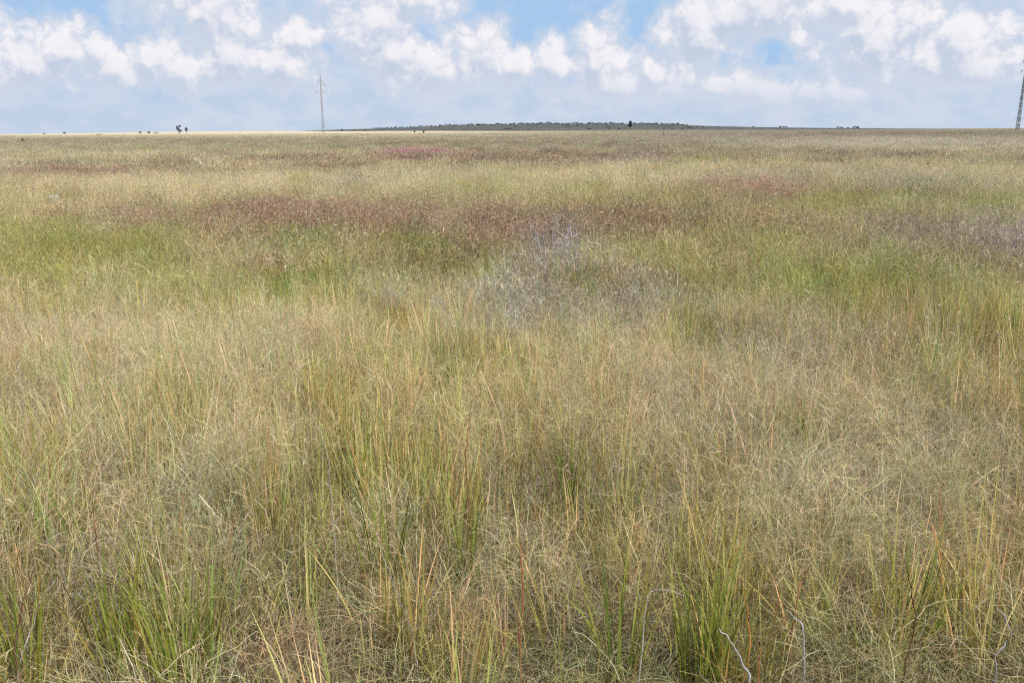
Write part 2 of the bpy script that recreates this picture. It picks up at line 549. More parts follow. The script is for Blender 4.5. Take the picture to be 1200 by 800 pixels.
def pylon(px, dist, label, rz, m_leg, m_mid):
    base = at_dist(px, 154, dist)
    base.z = gz(base)
    e = bpy.data.objects.new('power_pylon', None)
    COL.objects.link(e)
    e.location = base
    e.rotation_euler = (0, 0, rz)
    tag(e, label, 'pylon', 'power pylons standing on the far plain')
    Ht, Ha, Hb = 42.0, 29.0, 18.0

    def hw(z):
        if z < Hb:
            return HB[0] - (HB[0] - HB[1]) * z / Hb
        if z < Ha:
            return HB[1] - (HB[1] - HB[2]) * (z - Hb) / (Ha - Hb)
        return HB[2] - (HB[2] - .12) * (z - Ha) / (Ht - 3 - Ha)
    cs = [(-1, -1), (1, -1), (1, 1), (-1, 1)]
    for sx_, sy_ in cs:
        pts_ = [(sx_ * hw(z), sy_ * hw(z), z) for z in (0, Hb)]
        link('leg', solid('leg', [(pts_[0], pts_[1], .18)], m_leg), e)
        link('footing', solid('footing', [((sx_ * HB[0], sy_ * HB[0], -.3), (sx_ * HB[0], sy_ * HB[0], .35), .6)], WOODP), e)

    def lattice(z0, z1, n, t):
        out = []
        zs = np.linspace(z0, z1, n + 1)
        for a, b in zip(zs[:-1], zs[1:]):
            for i in range(4):
                c, d = cs[i], cs[(i + 1) % 4]
                out.append(((c[0] * hw(a), c[1] * hw(a), a), (d[0] * hw(b), d[1] * hw(b), b), t))
                out.append(((d[0] * hw(a), d[1] * hw(a), a), (c[0] * hw(b), c[1] * hw(b), b), t))
        return out
    link('lower_lattice', solid('lower_lattice', lattice(.6, Hb - .2, 5, .06), m_leg), e)
    mid = [((sx_ * hw(Hb), sy_ * hw(Hb), Hb), (sx_ * hw(Ha), sy_ * hw(Ha), Ha), .15) for sx_, sy_ in cs]
    link('mast_body', solid('mast_body', mid + lattice(Hb + .1, Ha - .1, 9, .09), m_mid), e)
    top = [((sx_ * hw(Ha), sy_ * hw(Ha), Ha), (sx_ * hw(Ht - 3), sy_ * hw(Ht - 3), Ht - 3), .13) for sx_, sy_ in cs]
    link('mast_top', solid('mast_top', top + lattice(Ha + .1, Ht - 3.1, 8, .06), m_leg), e)
    link('peak', solid('peak', [((0, 0, Ht - 3.2), (0, 0, Ht + 1.2), (.45, .12))], m_leg), e)
    link('brace', solid('brace', [((-2.0, s * 1.0, 6.2), (2.0, s * 1.0, 6.2), .16) for s in (-1, 1)]
                        + [((s * 1.0, -.9, 6.2), (s * 1.0, .9, 6.2), .14) for s in (-1, 1)], m_leg), e)
    for z, ln in ((Ha, 3.4), (Ha + 4.6, 2.6), (Ha + 7.0, 1.9)):
        bars = [((-ln, 0, z), (ln, 0, z), .17)]
        bars += [((s * ln, 0, z), (s * .4, 0, z + 1.1), .10) for s in (-1, 1)]
        bars += [((s * .5, -.45, z), (s * ln, 0, z), .10) for s in (-1, 1)] + [((s * .5, .45, z), (s * ln, 0, z), .10) for s in (-1, 1)]
        arm = link('cross_arm', solid('cross_arm', bars, m_leg), e)
        for s in (-1, 1):
            link('insulator', solid('insulator', [((s * ln, 0, z - .05 - .42 * k), (s * ln, 0, z - .25 - .42 * k), .26) for k in range(3)]
                                    + [((s * ln, 0, z), (s * ln, 0, z - 1.4), .08)], PORC), arm)
    return e


HB = (.72, .42, .28)
pylon(379, 620, 'slim pale lattice pylon with faded red middle section', .35, STEEL, STEEL_P)
HB = (.60, .36, .26)
pylon(1192, 500, 'tall dark lattice pylon whose top leaves the frame', .5, STEEL_D, STEEL_D)


# the dark hill behind the plain
PROF = [(330, 154.4), (395, 152.2), (430, 151.2), (480, 149.8), (520, 148.0), (560, 146.8), (600, 146.0), (650, 145.6), (740, 145.6), (780, 146.2),
        (830, 148.0), (880, 149.2), (950, 150.0), (1040, 150.6), (1130, 151.0), (1230, 151.2), (1400, 151.5)]


def level_y(px):
    return HOR + math.tan(-ROLL) * (600 - px)


PA = np.array([azel(px_, level_y(px_))[0] if False else math.atan2(ray(px_, 152)[0], ray(px_, 152)[1]) for px_, _ in PROF])
PH = np.array([(level_y(px_) - y_) / F for px_, y_ in PROF])         # tangent of the skyline above eye level
R0, R1 = 2100.0, 3400.0


def hill_height(az, r):
    tan = np.interp(az, PA, PH, left=0, right=float(PH[-1]))
    crest = tan * R1 + 1.62
    t = np.clip((r - R0) / (R1 - R0), 0, 1.0)
    up = t ** 1.25
    back = np.clip((r - R1) / 1500, 0, 1)
    return crest * up * (1 - .5 * back) + .8 * t * (vnoise(az * 220, r * .004, 5) - .5)


def build_hill():
    az = np.linspace(PA[0], PA[-1], 520)
    r = np.concatenate([np.linspace(R0, R1, 40), np.linspace(R1 + 150, R1 + 1500, 8)])
    Rg, Ag = np.meshgrid(r, az, indexing='ij')
    z = hill_height(Ag.ravel(), Rg.ravel()) - .2
    z = np.where(Rg.ravel() <= R0 + 1, -1.0, z)
    x, y = (Rg * np.sin(Ag)).ravel(), (Rg * np.cos(Ag)).ravel()
    n0, n1 = len(r), len(az)
    i, j = np.meshgrid(np.arange(n0 - 1), np.arange(n1 - 1), indexing='ij')
    i, j = i.ravel(), j.ravel()
    Q = np.stack([i * n1 + j, i * n1 + j + 1, (i + 1) * n1 + j + 1, (i + 1) * n1 + j], 1)[:, ::-1]
    t = np.clip((Rg.ravel() - R0) / (R1 - R0), 0, 1)[:, None]
    C = np.array([.34, .30, .235]) * (1 - np.clip(t * 3.2, 0, 1)) + np.array([.165, .175, .165]) * np.clip(t * 3.2, 0, 1)  # brownish foot, grey-green scrub; distance haze painted into these tones
    sp = vnoise(Ag.ravel() * 900, Rg.ravel() * .02, 8)
    C = C * (.72 + .5 * sp)[:, None] * .62
    A = Acc(); A.add((np.stack([x, y, z], 1), Q, C))
    tag(link('hill', A.mesh('hill', ground_far)), 'long low scrub covered hill on the horizon', None, None, 'structure')


ground_far = bpy.data.materials['plain_ground'].copy()
ground_far.name = 'hill_scrub'
for n_ in ground_far.node_tree.nodes:
    if n_.type == 'TEX_NOISE' and n_.inputs['Scale'].default_value > 1:
        n_.inputs['Scale'].default_value = .09
build_hill()


# ---- trees and bushes far away: trunk + leaf clumps
LEAF = {}


def leaf_mat(name, c):
    if name not in LEAF:
        m = grass_material(name, False, .25)
        LEAF[name] = m
    return LEAF[name]


def leaf_cloud(cent, rad, n, size, colr):
    """n leaf-sized faces inside a set of ellipsoids"""
    A = Acc()
    k = rng.integers(0, len(cent), n)
    d = rng.normal(size=(n, 3)); d /= np.linalg.norm(d, axis=1, keepdims=True)
    rr = U(.35, 1.0, n) ** .6
    P = np.array(cent)[k] + d * np.array(rad)[k] * rr[:, None]
    a = rng.normal(size=(n, 3)); a /= np.linalg.norm(a, axis=1, keepdims=True)
    Pl = np.stack([P - a * size * .5, P, P + a * size * .5], 1)
    W = np.tile(np.array([.3, 1.0, .25]), (n, 1)) * size * .7 * U(.6, 1.3, n)[:, None]
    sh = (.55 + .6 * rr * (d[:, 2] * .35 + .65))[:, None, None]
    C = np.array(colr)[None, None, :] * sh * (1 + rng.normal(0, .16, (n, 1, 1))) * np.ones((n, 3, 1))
    A.add(ribbons(Pl, W, C))
    return A


BARK = plain_material('tree_bark', (.12, .095, .075), .9, 0, .5, 6)


def tree(name, loc, h, w_, lobes, label, cat, group=None, colr=(.055, .07, .05), leaves=900, trunk=.35, multi=1):
    e = bpy.data.objects.new(name, None)
    COL.objects.link(e)
    e.location = loc
    tag(e, label, cat, group)
    cent = [(lx * w_ * .5, random.uniform(-.2, .2) * w_, lz * h) for lx, lz, lr, lh in lobes]
    rad = [(lr * w_ * .5, lr * w_ * .45, lh * h) for lx, lz, lr, lh in lobes]
    bars = []
    for q in range(multi):
        ox = (q - (multi - 1) / 2) * w_ * .16
        bars.append(((ox, 0, -.3), (ox * .7, 0, h * trunk), (w_ * .10, w_ * .06)))
    for c in cent:
        bars.append(((0, 0, h * trunk * .9), (c[0] * .9, c[1] * .9, c[2]), (w_ * .055, w_ * .02)))
    link('trunk', solid('trunk', bars, BARK), e)
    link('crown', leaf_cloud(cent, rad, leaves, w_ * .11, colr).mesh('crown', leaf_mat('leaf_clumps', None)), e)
    return e


def hill_pt(px, r):
    p = at_dist(px, 152, r)
    p.z = max(float(hill_height(np.array([math.atan2(p.x, p.y)]), np.array([r]))[0]), 0) - .3
    return p


tree('eucalyptus_tree', hill_pt(738.5, 2420), 23, 12.5, [(0, .78, .8, .2), (.1, .58, 1.0, .2), (-.15, .42, .95, .18), (.05, .9, .6, .09)],
     'lone tall dense dark tree standing before the long hill', 'tree', colr=(.065, .095, .10), leaves=1500, trunk=.3)
pa = at_dist(210, 155, 1250); pa.z = gz(pa)
tree('open_tree', pa, 11.5, 7.0, [(-.55, .62, .6, .16), (.35, .86, .45, .13), (-.1, .45, .6, .13), (.55, .33, .55, .13), (-.7, .8, .3, .08)],
     'gappy forked tree, larger of the pair on the pale plain', 'tree', 'pair of trees on the pale plain', colr=(.10, .12, .13), leaves=1000, trunk=.3, multi=2)
pb = at_dist(218.5, 155, 1280); pb.z = gz(pb)
tree('open_tree', pb, 9.0, 5.0, [(-.1, .72, .8, .22), (.2, .5, .8, .16)],
     'narrow upright tree, smaller of the pair on the pale plain', 'tree', 'pair of trees on the pale plain', colr=(.10, .12, .13), leaves=700, trunk=.35)

# bushes: four kinds, copied
protos = []
for k in range(4):
    n = random.randint(2, 4)
    cent = [(random.uniform(-.5, .5), random.uniform(-.3, .3), random.uniform(.3, .62)) for _ in range(n)]
    rad = [(random.uniform(.35, .6), .4, random.uniform(.25, .42)) for _ in range(n)]
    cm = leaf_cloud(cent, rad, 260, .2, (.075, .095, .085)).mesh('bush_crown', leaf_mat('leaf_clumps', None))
    sm = solid('bush_stem', [((0, 0, -.15), (c[0] * .8, c[1] * .8, c[2]), (.10, .05)) for c in cent], BARK)
    protos.append((sm, cm))


def bush(name, p, h, wd, label, group=None, parts=True, cat='bush'):
    sm, cm = random.choice(protos)
    if parts:
        e = bpy.data.objects.new(name, None)
        COL.objects.link(e)
        link('stem', sm, e); link('crown', cm, e)
    else:
        e = bpy.data.objects.new(name, cm)
        COL.objects.link(e)
    e.location = p; e.scale = (wd, wd, h); e.rotation_euler = (0, 0, random.choice((0, math.pi)) + random.uniform(-.4, .4))
    return tag(e, label, cat, group)


for px_, d_, h_, w_, lab in [
        (401, 2300, 8.5, 10, 'dark rounded bush alone just right of the pale pylon'),
        (415, 2500, 4.5, 9, 'low flat bush second along the skyline from the pale pylon'),
        (427, 2500, 4.5, 8, 'small bush on the skyline at the foot of the long hill'),
        (75, 1900, 3.4, 4.4, 'small dark bush on the left skyline of the pale plain'),
        (52, 1900, 1.9, 5, 'low flat bush leftmost on the skyline of the pale plain'),
        (164, 1500, 3.2, 3.4, 'left one of two low bushes beside the pair of trees'),
        (174.5, 1500, 3.2, 4.4, 'right one of two low bushes beside the pair of trees'),
        (184, 1500, 1.6, 7.0, 'very flat bush between the two low bushes and the trees'),
        (115, 900, 1.1, 3.6, 'flat brownish bush on the pale plain below the skyline'),
        (486, 1150, 2.3, 2.6, 'small round bush on the pale strip below the hill end'),
        (497, 1000, 3.0, 2.2, 'taller narrow bush on the pale strip below the hill end'),
        (26, 150, .95, .42, 'lone narrow dark shrub in the grass at far left')]:
    p = at_dist(px_, 154, d_)
    p.z = gz(p) - .1 if d_ < 2200 else hill_pt(px_, d_).z
    bush('bush', p, h_ * 1.15, w_, lab)
# scrub along the crest of the hill
bx_ = 438.0
while bx_ < 1010:
    dens = 1.0 if bx_ < 800 else .35
    if vnoise(np.array([bx_ * .07]), np.array([0.5]), 4)[0] < (.80 if dens == 1 else .42):
        r_ = R1 - random.uniform(0, 90)
        p = hill_pt(bx_, r_)
        if abs(bx_ - 738.5) > 5:
            big = random.random() < .16
            bush('hill_bush', p, random.uniform(3.5, 6.0) * (1.5 if big else 1), random.uniform(6, 13) * (1.0 if bx_ > 520 else .7),
                 'dark bush growing along the crest of the distant hill', 'bushes along the hill crest', parts=False)
    bx_ += random.uniform(1.8, 4.6) / max(dens, .5)
for k in range(30):
    px_ = random.uniform(540, 830)
    r_ = random.uniform(R0 + 250, R1 - 150)
    if abs(px_ - 738.5) > 6:
        bush('hill_bush', hill_pt(px_, r_), random.uniform(2.5, 4.5), random.uniform(5, 11),
             'dark bush scattered on the slope of the distant hill', 'bushes on the hill slope', parts=False)

# wooden marker post in the middle distance
pp = at_dist(777, 156, 230); pp.z = gz(pp)
e_ = bpy.data.objects.new('marker_post', None); COL.objects.link(e_); e_.location = pp
tag(e_, 'thin grey wooden post standing in grass before the hill', 'post')
link('shaft', solid('shaft', [((0, 0, -.3), (.03, 0, 1.55), (.14, .11))], WOODP), e_)
link('cap', solid('cap', [((.03, 0, 1.552), (.03, 0, 1.60), .16)], WOODP), e_)


# ---- plants one can tell apart in the nearer grass
def mk(A, name, p, label, cat, group=None, rz=None):
    o = link(name, A.mesh(name, M_PLANT), None, p, random.uniform(0, 6.28) if rz is None else rz)
    return tag(o, label, cat, group)


def tinted(A, c, var=0):
    A.C = [q * np.array(c) for q in A.C]
    return A


# withered grey herbs (stems > part, twigs > part)
GREYC = (.48, .445, .42)
for px_, py_, hgt, rad, n, col, lab in [
        (612, 352, .50, .18, 36, GREYC, 'grey withered herb left in the big lilac grey clump'),
        (650, 338, .78, .15, 34, (.52, .48, .46), 'tallest grey herb rising above the lilac grey clump'),
        (692, 350, .58, .20, 34, (.47, .43, .41), 'spreading grey herb right of the tallest grey herb'),
        (748, 360, .52, .16, 24, (.50, .43, .37), 'brownish grey herb at the right end of the lilac clump'),
        (565, 362, .34, .18, 34, (.52, .49, .46), 'low pale grey herb at the left foot of the lilac clump'),
        (1052, 296, .50, .26, 28, (.36, .31, .25), 'dark grey brown herb among green blades on the right'),
        (1168, 322, .60, .26, 34, (.46, .41, .36), 'pale grey herb with bowed tops near the right edge'),
        (420, 222, .55, .40, 30, (.26, .24, .22), 'small dark herb in the pale grass beyond the red band'),
        (880, 452, .46, .12, 12, (.34, .29, .27), 'thin brown herb below the lilac clump to its right'),
        (50, 520, .50, .10, 10, (.36, .27, .27), 'purplish brown dead herb at the left edge of the grass')]:
    p = ground_at(px_, py_)
    e = bpy.data.objects.new('grey_herb', None); COL.objects.link(e); e.location = p; e.rotation_euler = (0, 0, random.uniform(0, 6))
    tag(e, lab, 'herb', 'withered grey herbs in the grass')
    d_ = p.y
    ww = max(.0022, .00055 * d_)
    st0 = rng.bit_generator.state
    A = tinted(twigs(rad, n, ww, (hgt * .65, hgt)), col)
    B1, B2 = Acc(), Acc()
    B1.add((A.V[0], A.Q[0] - 0, A.C[0])); B2.add((A.V[1], A.Q[1] - len(A.V[0]), A.C[1]))
    link('stems', B1.mesh('stems', M_PLANT), e); link('twig_sprays', B2.mesh('twig_sprays', M_PLANT), e)

# silvery woolly seed heads on thin stems
for px_, py_, hg, rr_, lab in [
        (459, 388, .30, .055, 'upright silvery woolly plant left of the grey clump'),
        (512, 395, .28, .06, 'round silvery woolly plant second from the grey clump'),
        (524, 416, .24, .055, 'low silvery woolly plant nearest the camera of its kind'),
        (558, 384, .26, .05, 'small silvery woolly plant just under the lilac grey clump'),
        (600, 410, .27, .055, 'silvery woolly plant in the green grass under the clump'),
        (68, 262, .45, .10, 'silvery white plant in pale grass at the far left'),
        (1040, 214, .40, .12, 'white flowering weed in the pale grass at upper right')]:
    p = ground_at(px_, py_)
    e = bpy.data.objects.new('woolly_plant', None); COL.objects.link(e); e.location = p
    tag(e, lab, 'wild plant', 'silvery woolly plants in the grass')
    link('stems', tinted(culms(.03, 9, max(.003, .0006 * p.y), (hg * .8, hg * 1.1), nb=0), (.40, .40, .30)).mesh('stems', M_PLANT), e)
    A = Acc()
    M_ = 150
    P_ = grow(M_, 4, rr_, U(hg * .62, hg * 1.15, M_), U(.02, .05, M_), 1.2, .8, .3)
    A.add(ribbons(P_, np.tile([1, 1.2, 1, .5], (M_, 1)) * max(.0028, .0006 * p.y), shade(M_, 4, .95, 1.1, .12, .03) * np.array([.58, .58, .55])))
    link('seed_wool', A.mesh('seed_wool', M_PLANT), e)

# distinct green tufts
for px_, py_, n, rad, w_, hh, col, tips_, lab in [
        (345, 362, 60, .16, .010, (.30, .52), (.14, .27, .03), .05, 'brightest green grass tuft in the green belt, left of centre'),
        (378, 366, 45, .14, .010, (.30, .52), (.15, .25, .03), .08, 'smaller green tuft touching the brightest green tuft'),
        (520, 312, 60, .24, .013, (.30, .50), (.17, .29, .04), .04, 'bright green tuft under the red band near the centre'),
        (718, 410, 26, .09, .008, (.35, .6), (.24, .28, .06), .3, 'olive blades standing right of the lilac clump'),
        (818, 424, 34, .10, .009, (.35, .6), (.23, .29, .05), .15, 'upright green tuft right of centre in pale straw'),
        (962, 352, 44, .16, .011, (.3, .55), (.24, .28, .04), .2, 'yellow green tuft in front of the dark grey herb'),
        (1132, 452, 50, .14, .009, (.40, .66), (.26, .26, .07), .3, 'tall olive tuft with tan tips near the right edge'),
        (410, 610, 26, .05, .007, (.42, .62), (.22, .27, .045), .3, 'green tuft beside the long grey white stalk'),
        (455, 700, 30, .06, .0075, (.42, .6), (.24, .30, .05), .2, 'narrow green tuft right of the long grey white stalk'),
        (548, 700, 30, .05, .0075, (.48, .66), (.23, .28, .05), .35, 'tall green tuft behind the coral red blade'),
        (660, 610, 26, .05, .007, (.42, .6), (.22, .27, .045), .2, 'slim green tuft in the middle of the foreground'),
        (148, 800, 40, .07, .008, (.40, .56), (.28, .33, .05), .15, 'bright green tuft at the bottom left of the grass'),
        (218, 830, 50, .09, .008, (.42, .58), (.27, .34, .05), .12, 'widest bright green tuft along the bottom left'),
        (30, 830, 36, .07, .008, (.42, .56), (.27, .32, .05), .25, 'green and red tuft in the bottom left corner'),
        (818, 820, 34, .06, .008, (.42, .58), (.26, .32, .05), .3, 'green tuft left of the orange blade'),
        (728, 800, 30, .06, .0075, (.40, .58), (.26, .32, .05), .4, 'green tuft with orange tips under the curled pale stalk'),
        (952, 560, 26, .05, .007, (.36, .52), (.23, .30, .045), .1, 'short bright green tuft in tangled straw, right of centre'),
        (1072, 770, 30, .05, .0075, (.42, .6), (.26, .31, .05), .2, 'green tuft beside the dark crimson stalk')]:
    A = tinted(blades(rad, n, w_, hh, lean=.12, bend=.22, tips=tips_), col)
    p_ = ground_at(px_, py_)
    CLEAR.append((p_.x, p_.y, rad + .05, .26 if py_ > 500 else .8))
    mk(A, 'grass_tuft', p_, lab, 'grass tuft', 'green tufts standing out of the straw')


def stalk(pts_, ybase, width, col, name, label, cat, joint=0, taper=.35):
    """one dry stalk or leaf: a tube-like strip through real points in an upright plane over its root"""
    root = ground_at(pts_[-1][0], ybase + (50 if ybase > 600 else 0))
    width *= .62 if ybase > 600 else 1
    if ybase > 600:
        for q_ in pts_:
            r_ = ray(*q_)
            CLEAR.append((r_[0] * root.y / r_[1], root.y, .07, .50))
    Yp = root.y
    W3 = []
    for px_, py_ in pts_:
        d = ray(px_, py_)
        t = (Yp + random.uniform(-.015, .015)) / d[1]
        W3.append(Vector((d[0] * t, d[1] * t, CAM.z + d[2] * t)))
    if W3[-1].z > .03:
        W3.append(Vector((W3[-1].x + random.uniform(-.02, .02), Yp, W3[-1].z * .45)))
        W3.append(Vector((W3[-1].x, Yp, -.01)))
    W3 = W3[::-1]
    # smooth it
    P = []
    n = len(W3)
    for i in range(n - 1):
        p0, p1, p2, p3 = W3[max(i - 1, 0)], W3[i], W3[i + 1], W3[min(i + 2, n - 1)]
        for k in range(6):
            t = k / 6
            P.append(.5 * ((2 * p1) + (p2 - p0) * t + (2 * p0 - 5 * p1 + 4 * p2 - p3) * t * t + (3 * p1 - p0 - 3 * p2 + p3) * t ** 3))
    P.append(W3[-1])
    kx = np.cumsum([random.gauss(0, .0016) for _ in P]); kx -= np.linspace(0, kx[-1], len(P))
    P = [q + Vector((kx[i_] + random.gauss(0, .0008), random.gauss(0, .002), random.gauss(0, .0015))) for i_, q in enumerate(P)]
    K = len(P)
    o0 = P[0].copy()
    vs, fs, cs_ = [], [], []
    for i, q in enumerate(P):
        d = (P[min(i + 1, K - 1)] - P[max(i - 1, 0)]).normalized()
        a = d.cross(Vector((0, -1, .2))).normalized()
        b = d.cross(a)
        s = i / (K - 1)
        wv = width * (1 - (1 - taper) * s) * (1 + .18 * random.uniform(-1, 1)) * (.25 if i == K - 1 else 1)
        for k in range(5):
            an = 2 * math.pi * k / 5
            vs.append(q - o0 + a * math.cos(an) * wv / 2 + b * math.sin(an) * wv * .28)
            f_ = random.uniform(.72, 1.12)
            if name == 'red_grass':
                g_ = min(1, abs(s - .62) * 1.9) ** 1.3
                cc = [c * (1 - g_) + b_ * g_ for c, b_ in zip(col, (.40, .33, .13))]
            else:
                cc = col
            cs_.append([c * f_ for c in cc])
        if i:
            n0 = (i - 1) * 5
            fs += [(n0 + k, n0 + (k + 1) % 5, n0 + 5 + (k + 1) % 5, n0 + 5 + k) for k in range(5)]
    me = bpy.data.meshes.new(name)
    me.from_pydata([tuple(v) for v in vs], [], fs)
    at = me.attributes.new('vc', 'FLOAT_COLOR', 'POINT')
    at.data.foreach_set('color', np.array([[*c, 1] for c in cs_], np.float32).ravel())
    me.materials.append(M_PLANT)
    for pl_ in me.polygons:
        pl_.use_smooth = True
    o = link(name, me, None, o0)
    return tag(o, label, cat)


WHITE, PALE, REDC, ORC, CRIM = (.66, .59, .49), (.58, .48, .34), (.52, .11, .07), (.72, .26, .05), (.17, .05, .045)
for a in [
        ([(366, 486), (373, 500), (380, 515), (386, 532), (389, 552), (391, 590), (392, 628)], 690, .0075, WHITE, 'dry_stalk', 'long grey white bent stalk rising left of centre'),
        ([(404, 598), (392, 613), (380, 628), (352, 643), (330, 660)], 720, .006, (.60, .53, .43), 'dry_stalk', 'pale stalk lying slantwise under the long grey white stalk'),
        ([(437, 612), (446, 636), (456, 665), (466, 692), (478, 725), (486, 752)], 790, .0065, (.52, .48, .43), 'dry_stalk', 'grey blue slanting stalk right of the long grey white one'),
        ([(843, 737), (852, 745), (862, 758), (872, 778), (878, 796)], 840, .013, (.66, .62, .62), 'dead_leaf', 'broad white curved dead leaf at the bottom right of centre'),
        ([(802, 699), (790, 694), (776, 691), (763, 693), (757, 702), (756, 715)], 800, .0075, (.66, .60, .55), 'dead_leaf', 'white curled stalk arching over a dark gap'),
        ([(148, 681), (130, 674), (108, 666), (84, 662), (74, 661)], 760, .008, PALE, 'dry_stalk', 'pale beige stalk lying nearly level at lower left'),
        ([(66, 679), (55, 692), (46, 708), (38, 735), (30, 765), (26, 790)], 825, .008, (.66, .60, .52), 'dry_stalk', 'whitish slanting stalk in the bottom left corner'),
        ([(922, 714), (930, 724), (940, 738)], 800, .012, (.66, .62, .62), 'dead_leaf', 'short white dead leaf between the two coral blades'),
        ([(1197, 690), (1178, 693), (1158, 700), (1142, 712), (1132, 728)], 780, .006, PALE, 'dry_stalk', 'pale arching stalk bent over at the right edge'),
        ([(1168, 712), (1180, 722), (1184, 745), (1170, 768), (1168, 796)], 840, .011, (.56, .52, .54), 'dead_leaf', 'grey lilac twisted dead leaf in the bottom right corner'),
        ([(1053, 640), (1060, 660), (1066, 682), (1071, 716), (1073, 735)], 795, .0085, CRIM, 'red_stalk', 'dark crimson thick stalk in the right foreground'),
        ([(646, 645), (655, 662), (664, 682), (669, 694)], 740, .006, (.62, .48, .42), 'dry_stalk', 'pinkish dry stalk leaning left in the centre foreground'),
        ([(268, 738), (272, 760), (280, 790)], 830, .008, (.62, .56, .48), 'dry_stalk', 'whitish short stalk between bright tufts at bottom left'),
        ([(553, 468), (549, 490), (545, 520), (544, 545)], 640, .010, (.55, .17, .12), 'red_grass', 'rose red blade pair standing behind the coral blade'),
        ([(610, 628), (612, 648), (613, 668), (615, 700)], 740, .009, (.75, .20, .10), 'red_grass', 'coral red upright blade in the centre foreground'),
        ([(606, 702), (607, 722), (609, 748)], 800, .008, (.62, .17, .08), 'red_grass', 'coral red short blade directly below the other coral blade'),
        ([(958, 645), (950, 662), (941, 682), (936, 702)], 760, .008, (.62, .14, .12), 'red_grass', 'crimson slanting blade right of the orange blade'),
        ([(873, 686), (875, 708), (878, 735), (880, 765)], 820, .009, (.80, .30, .05), 'red_grass', 'vivid orange upright blade at lower right'),
        ([(887, 745), (888, 765), (888, 795)], 840, .008, (.68, .22, .10), 'red_grass', 'short orange red blade beside the vivid orange blade'),
        ([(42, 662), (34, 690), (26, 722), (20, 760)], 820, .010, (.36, .13, .12), 'red_grass', 'dull wine red blade at the left edge'),
        ([(110, 570), (111, 595), (113, 622), (114, 645)], 710, .007, (.42, .11, .10), 'red_grass', 'wine red upright blade at left in the straw'),
        ([(986, 386), (994, 386), (1004, 387)], 440, .010, (.70, .58, .45), 'dead_leaf', 'tiny pale level leaf in brown tangle at right'),
        ([(546, 181), (541, 192), (538, 204)], 212, .035, (.66, .56, .36), 'dry_stalk', 'tall pale straw stem above the far red band')]:
    stalk(a[0], a[1], a[2], a[3], a[4], a[5], 'dry stalk' if a[4] == 'dry_stalk' else ('dead leaf' if a[4] == 'dead_leaf' else 'red grass blade' if a[4] == 'red_grass' else 'red stalk'))


# ------------------------------------------------------------------ the uncountable grass
def jitter_grid(y0, y1, sp, slope, pad):
    """stratified random points over the wedge of plain ahead, y0..y1"""
    n = int((y1 - y0) / sp)
    xm = slope * y1 + pad
    k = int(2 * xm / sp)
    gx, gy = np.meshgrid(np.arange(k), np.arange(n))
    x = -xm + (gx.ravel() + rng.uniform(0, 1, gx.size)) * sp
    y = y0 + (gy.ravel() + rng.uniform(0, 1, gx.size)) * sp
    ok = np.abs(x) < slope * np.abs(y) + pad
    return x[ok], y[ok]


pts = []
for lod, (y0, y1, sp, pad, smin, smax) in enumerate([(-2.0, 7.0, .122, 2.6, .75, 1.2), (6.6, 29, .20, 3, .75, 1.25),
                                                     (28, 175, .62, 6, .8, 1.25), (170, 640, 2.3, 20, .8, 1.3)]):
    x, y = jitter_grid(y0, y1, sp, .68, pad)
    if lod == 0:
        ok = (x ** 2 + y ** 2) > .62 ** 2      # where the photographer stands
        x, y = x[ok], y[ok]
    Wt = field(np.stack([x, y, np.full_like(x, .30)], 1))
    cum = Wt.cumsum(1)
    s = (rng.uniform(size=(len(x), 1)) > cum).sum(1).clip(0, len(SP) - 1)
    tint = TINT[s]
    # individuals of one patch share part of their colour with the mean of the place
    mean = Wt @ TINT
    mixk = [.35, .50, .50, .60][lod]
    tint = tint * (1 - mixk) + mean * mixk
    v = np.clip(rng.normal(1, .13, len(x)), .6, 1.4)
    hu = 1 + rng.normal(0, .06, (len(x), 3))
    big = .86 + .28 * fbm(x * .22, y * .10, 77)
    tint = tint * v[:, None] * hu * big[:, None] * .94
    if lod >= 2:      # far grass: tint duller and browner with distance
        kf = np.clip((y - 25) / 60, 0, 1)[:, None]
        gr = tint.mean(1, keepdims=True) * np.array([1.10, .98, .80])
        tint = tint * (1 - kf) + (.62 * tint + .38 * gr) * kf * .92
    hgt = (.55 + .40 * fbm(x * .5, y * .3, 55) + [.55, .5, .35, .2][lod] * (fbm(x * 2.1, y * 1.3, 91, 3))) * [.86, .88, .95, 1][lod] * rng.uniform(smin, smax, len(x))
    if lod < 2:
        for cx_, cy_, rr_, fw_ in CLEAR:
            m_ = (np.abs(x - cx_) < rr_) & (y < cy_ + .05) & (y > cy_ - fw_)
            hgt[m_] *= .58
    pts.append((x, y, s, tint, hgt, np.full(len(x), lod)))
# a low layer of short curled litter close to the ground, nearest part of the plain
x, y = jitter_grid(-1.2, 9.0, .12, .68, 1.6)
Wt = field(np.stack([x, y, np.full_like(x, .1)], 1))
tn = (Wt @ TINT) * .5 + np.array([.52, .42, .29]) * .5
tn = tn * np.clip(rng.normal(.82, .16, len(x)), .4, 1.2)[:, None] * (1 + rng.normal(0, .07, (len(x), 3)))
pts.append((x, y, np.zeros(len(x), int), tn, rng.uniform(.35, .75, len(x)), np.full(len(x), 4)))
X = np.concatenate([p[0] for p in pts]); Y = np.concatenate([p[1] for p in pts]); S = np.concatenate([p[2] for p in pts])
T = np.concatenate([p[3] for p in pts]); H = np.concatenate([p[4] for p in pts]); LOD = np.concatenate([p[5] for p in pts])


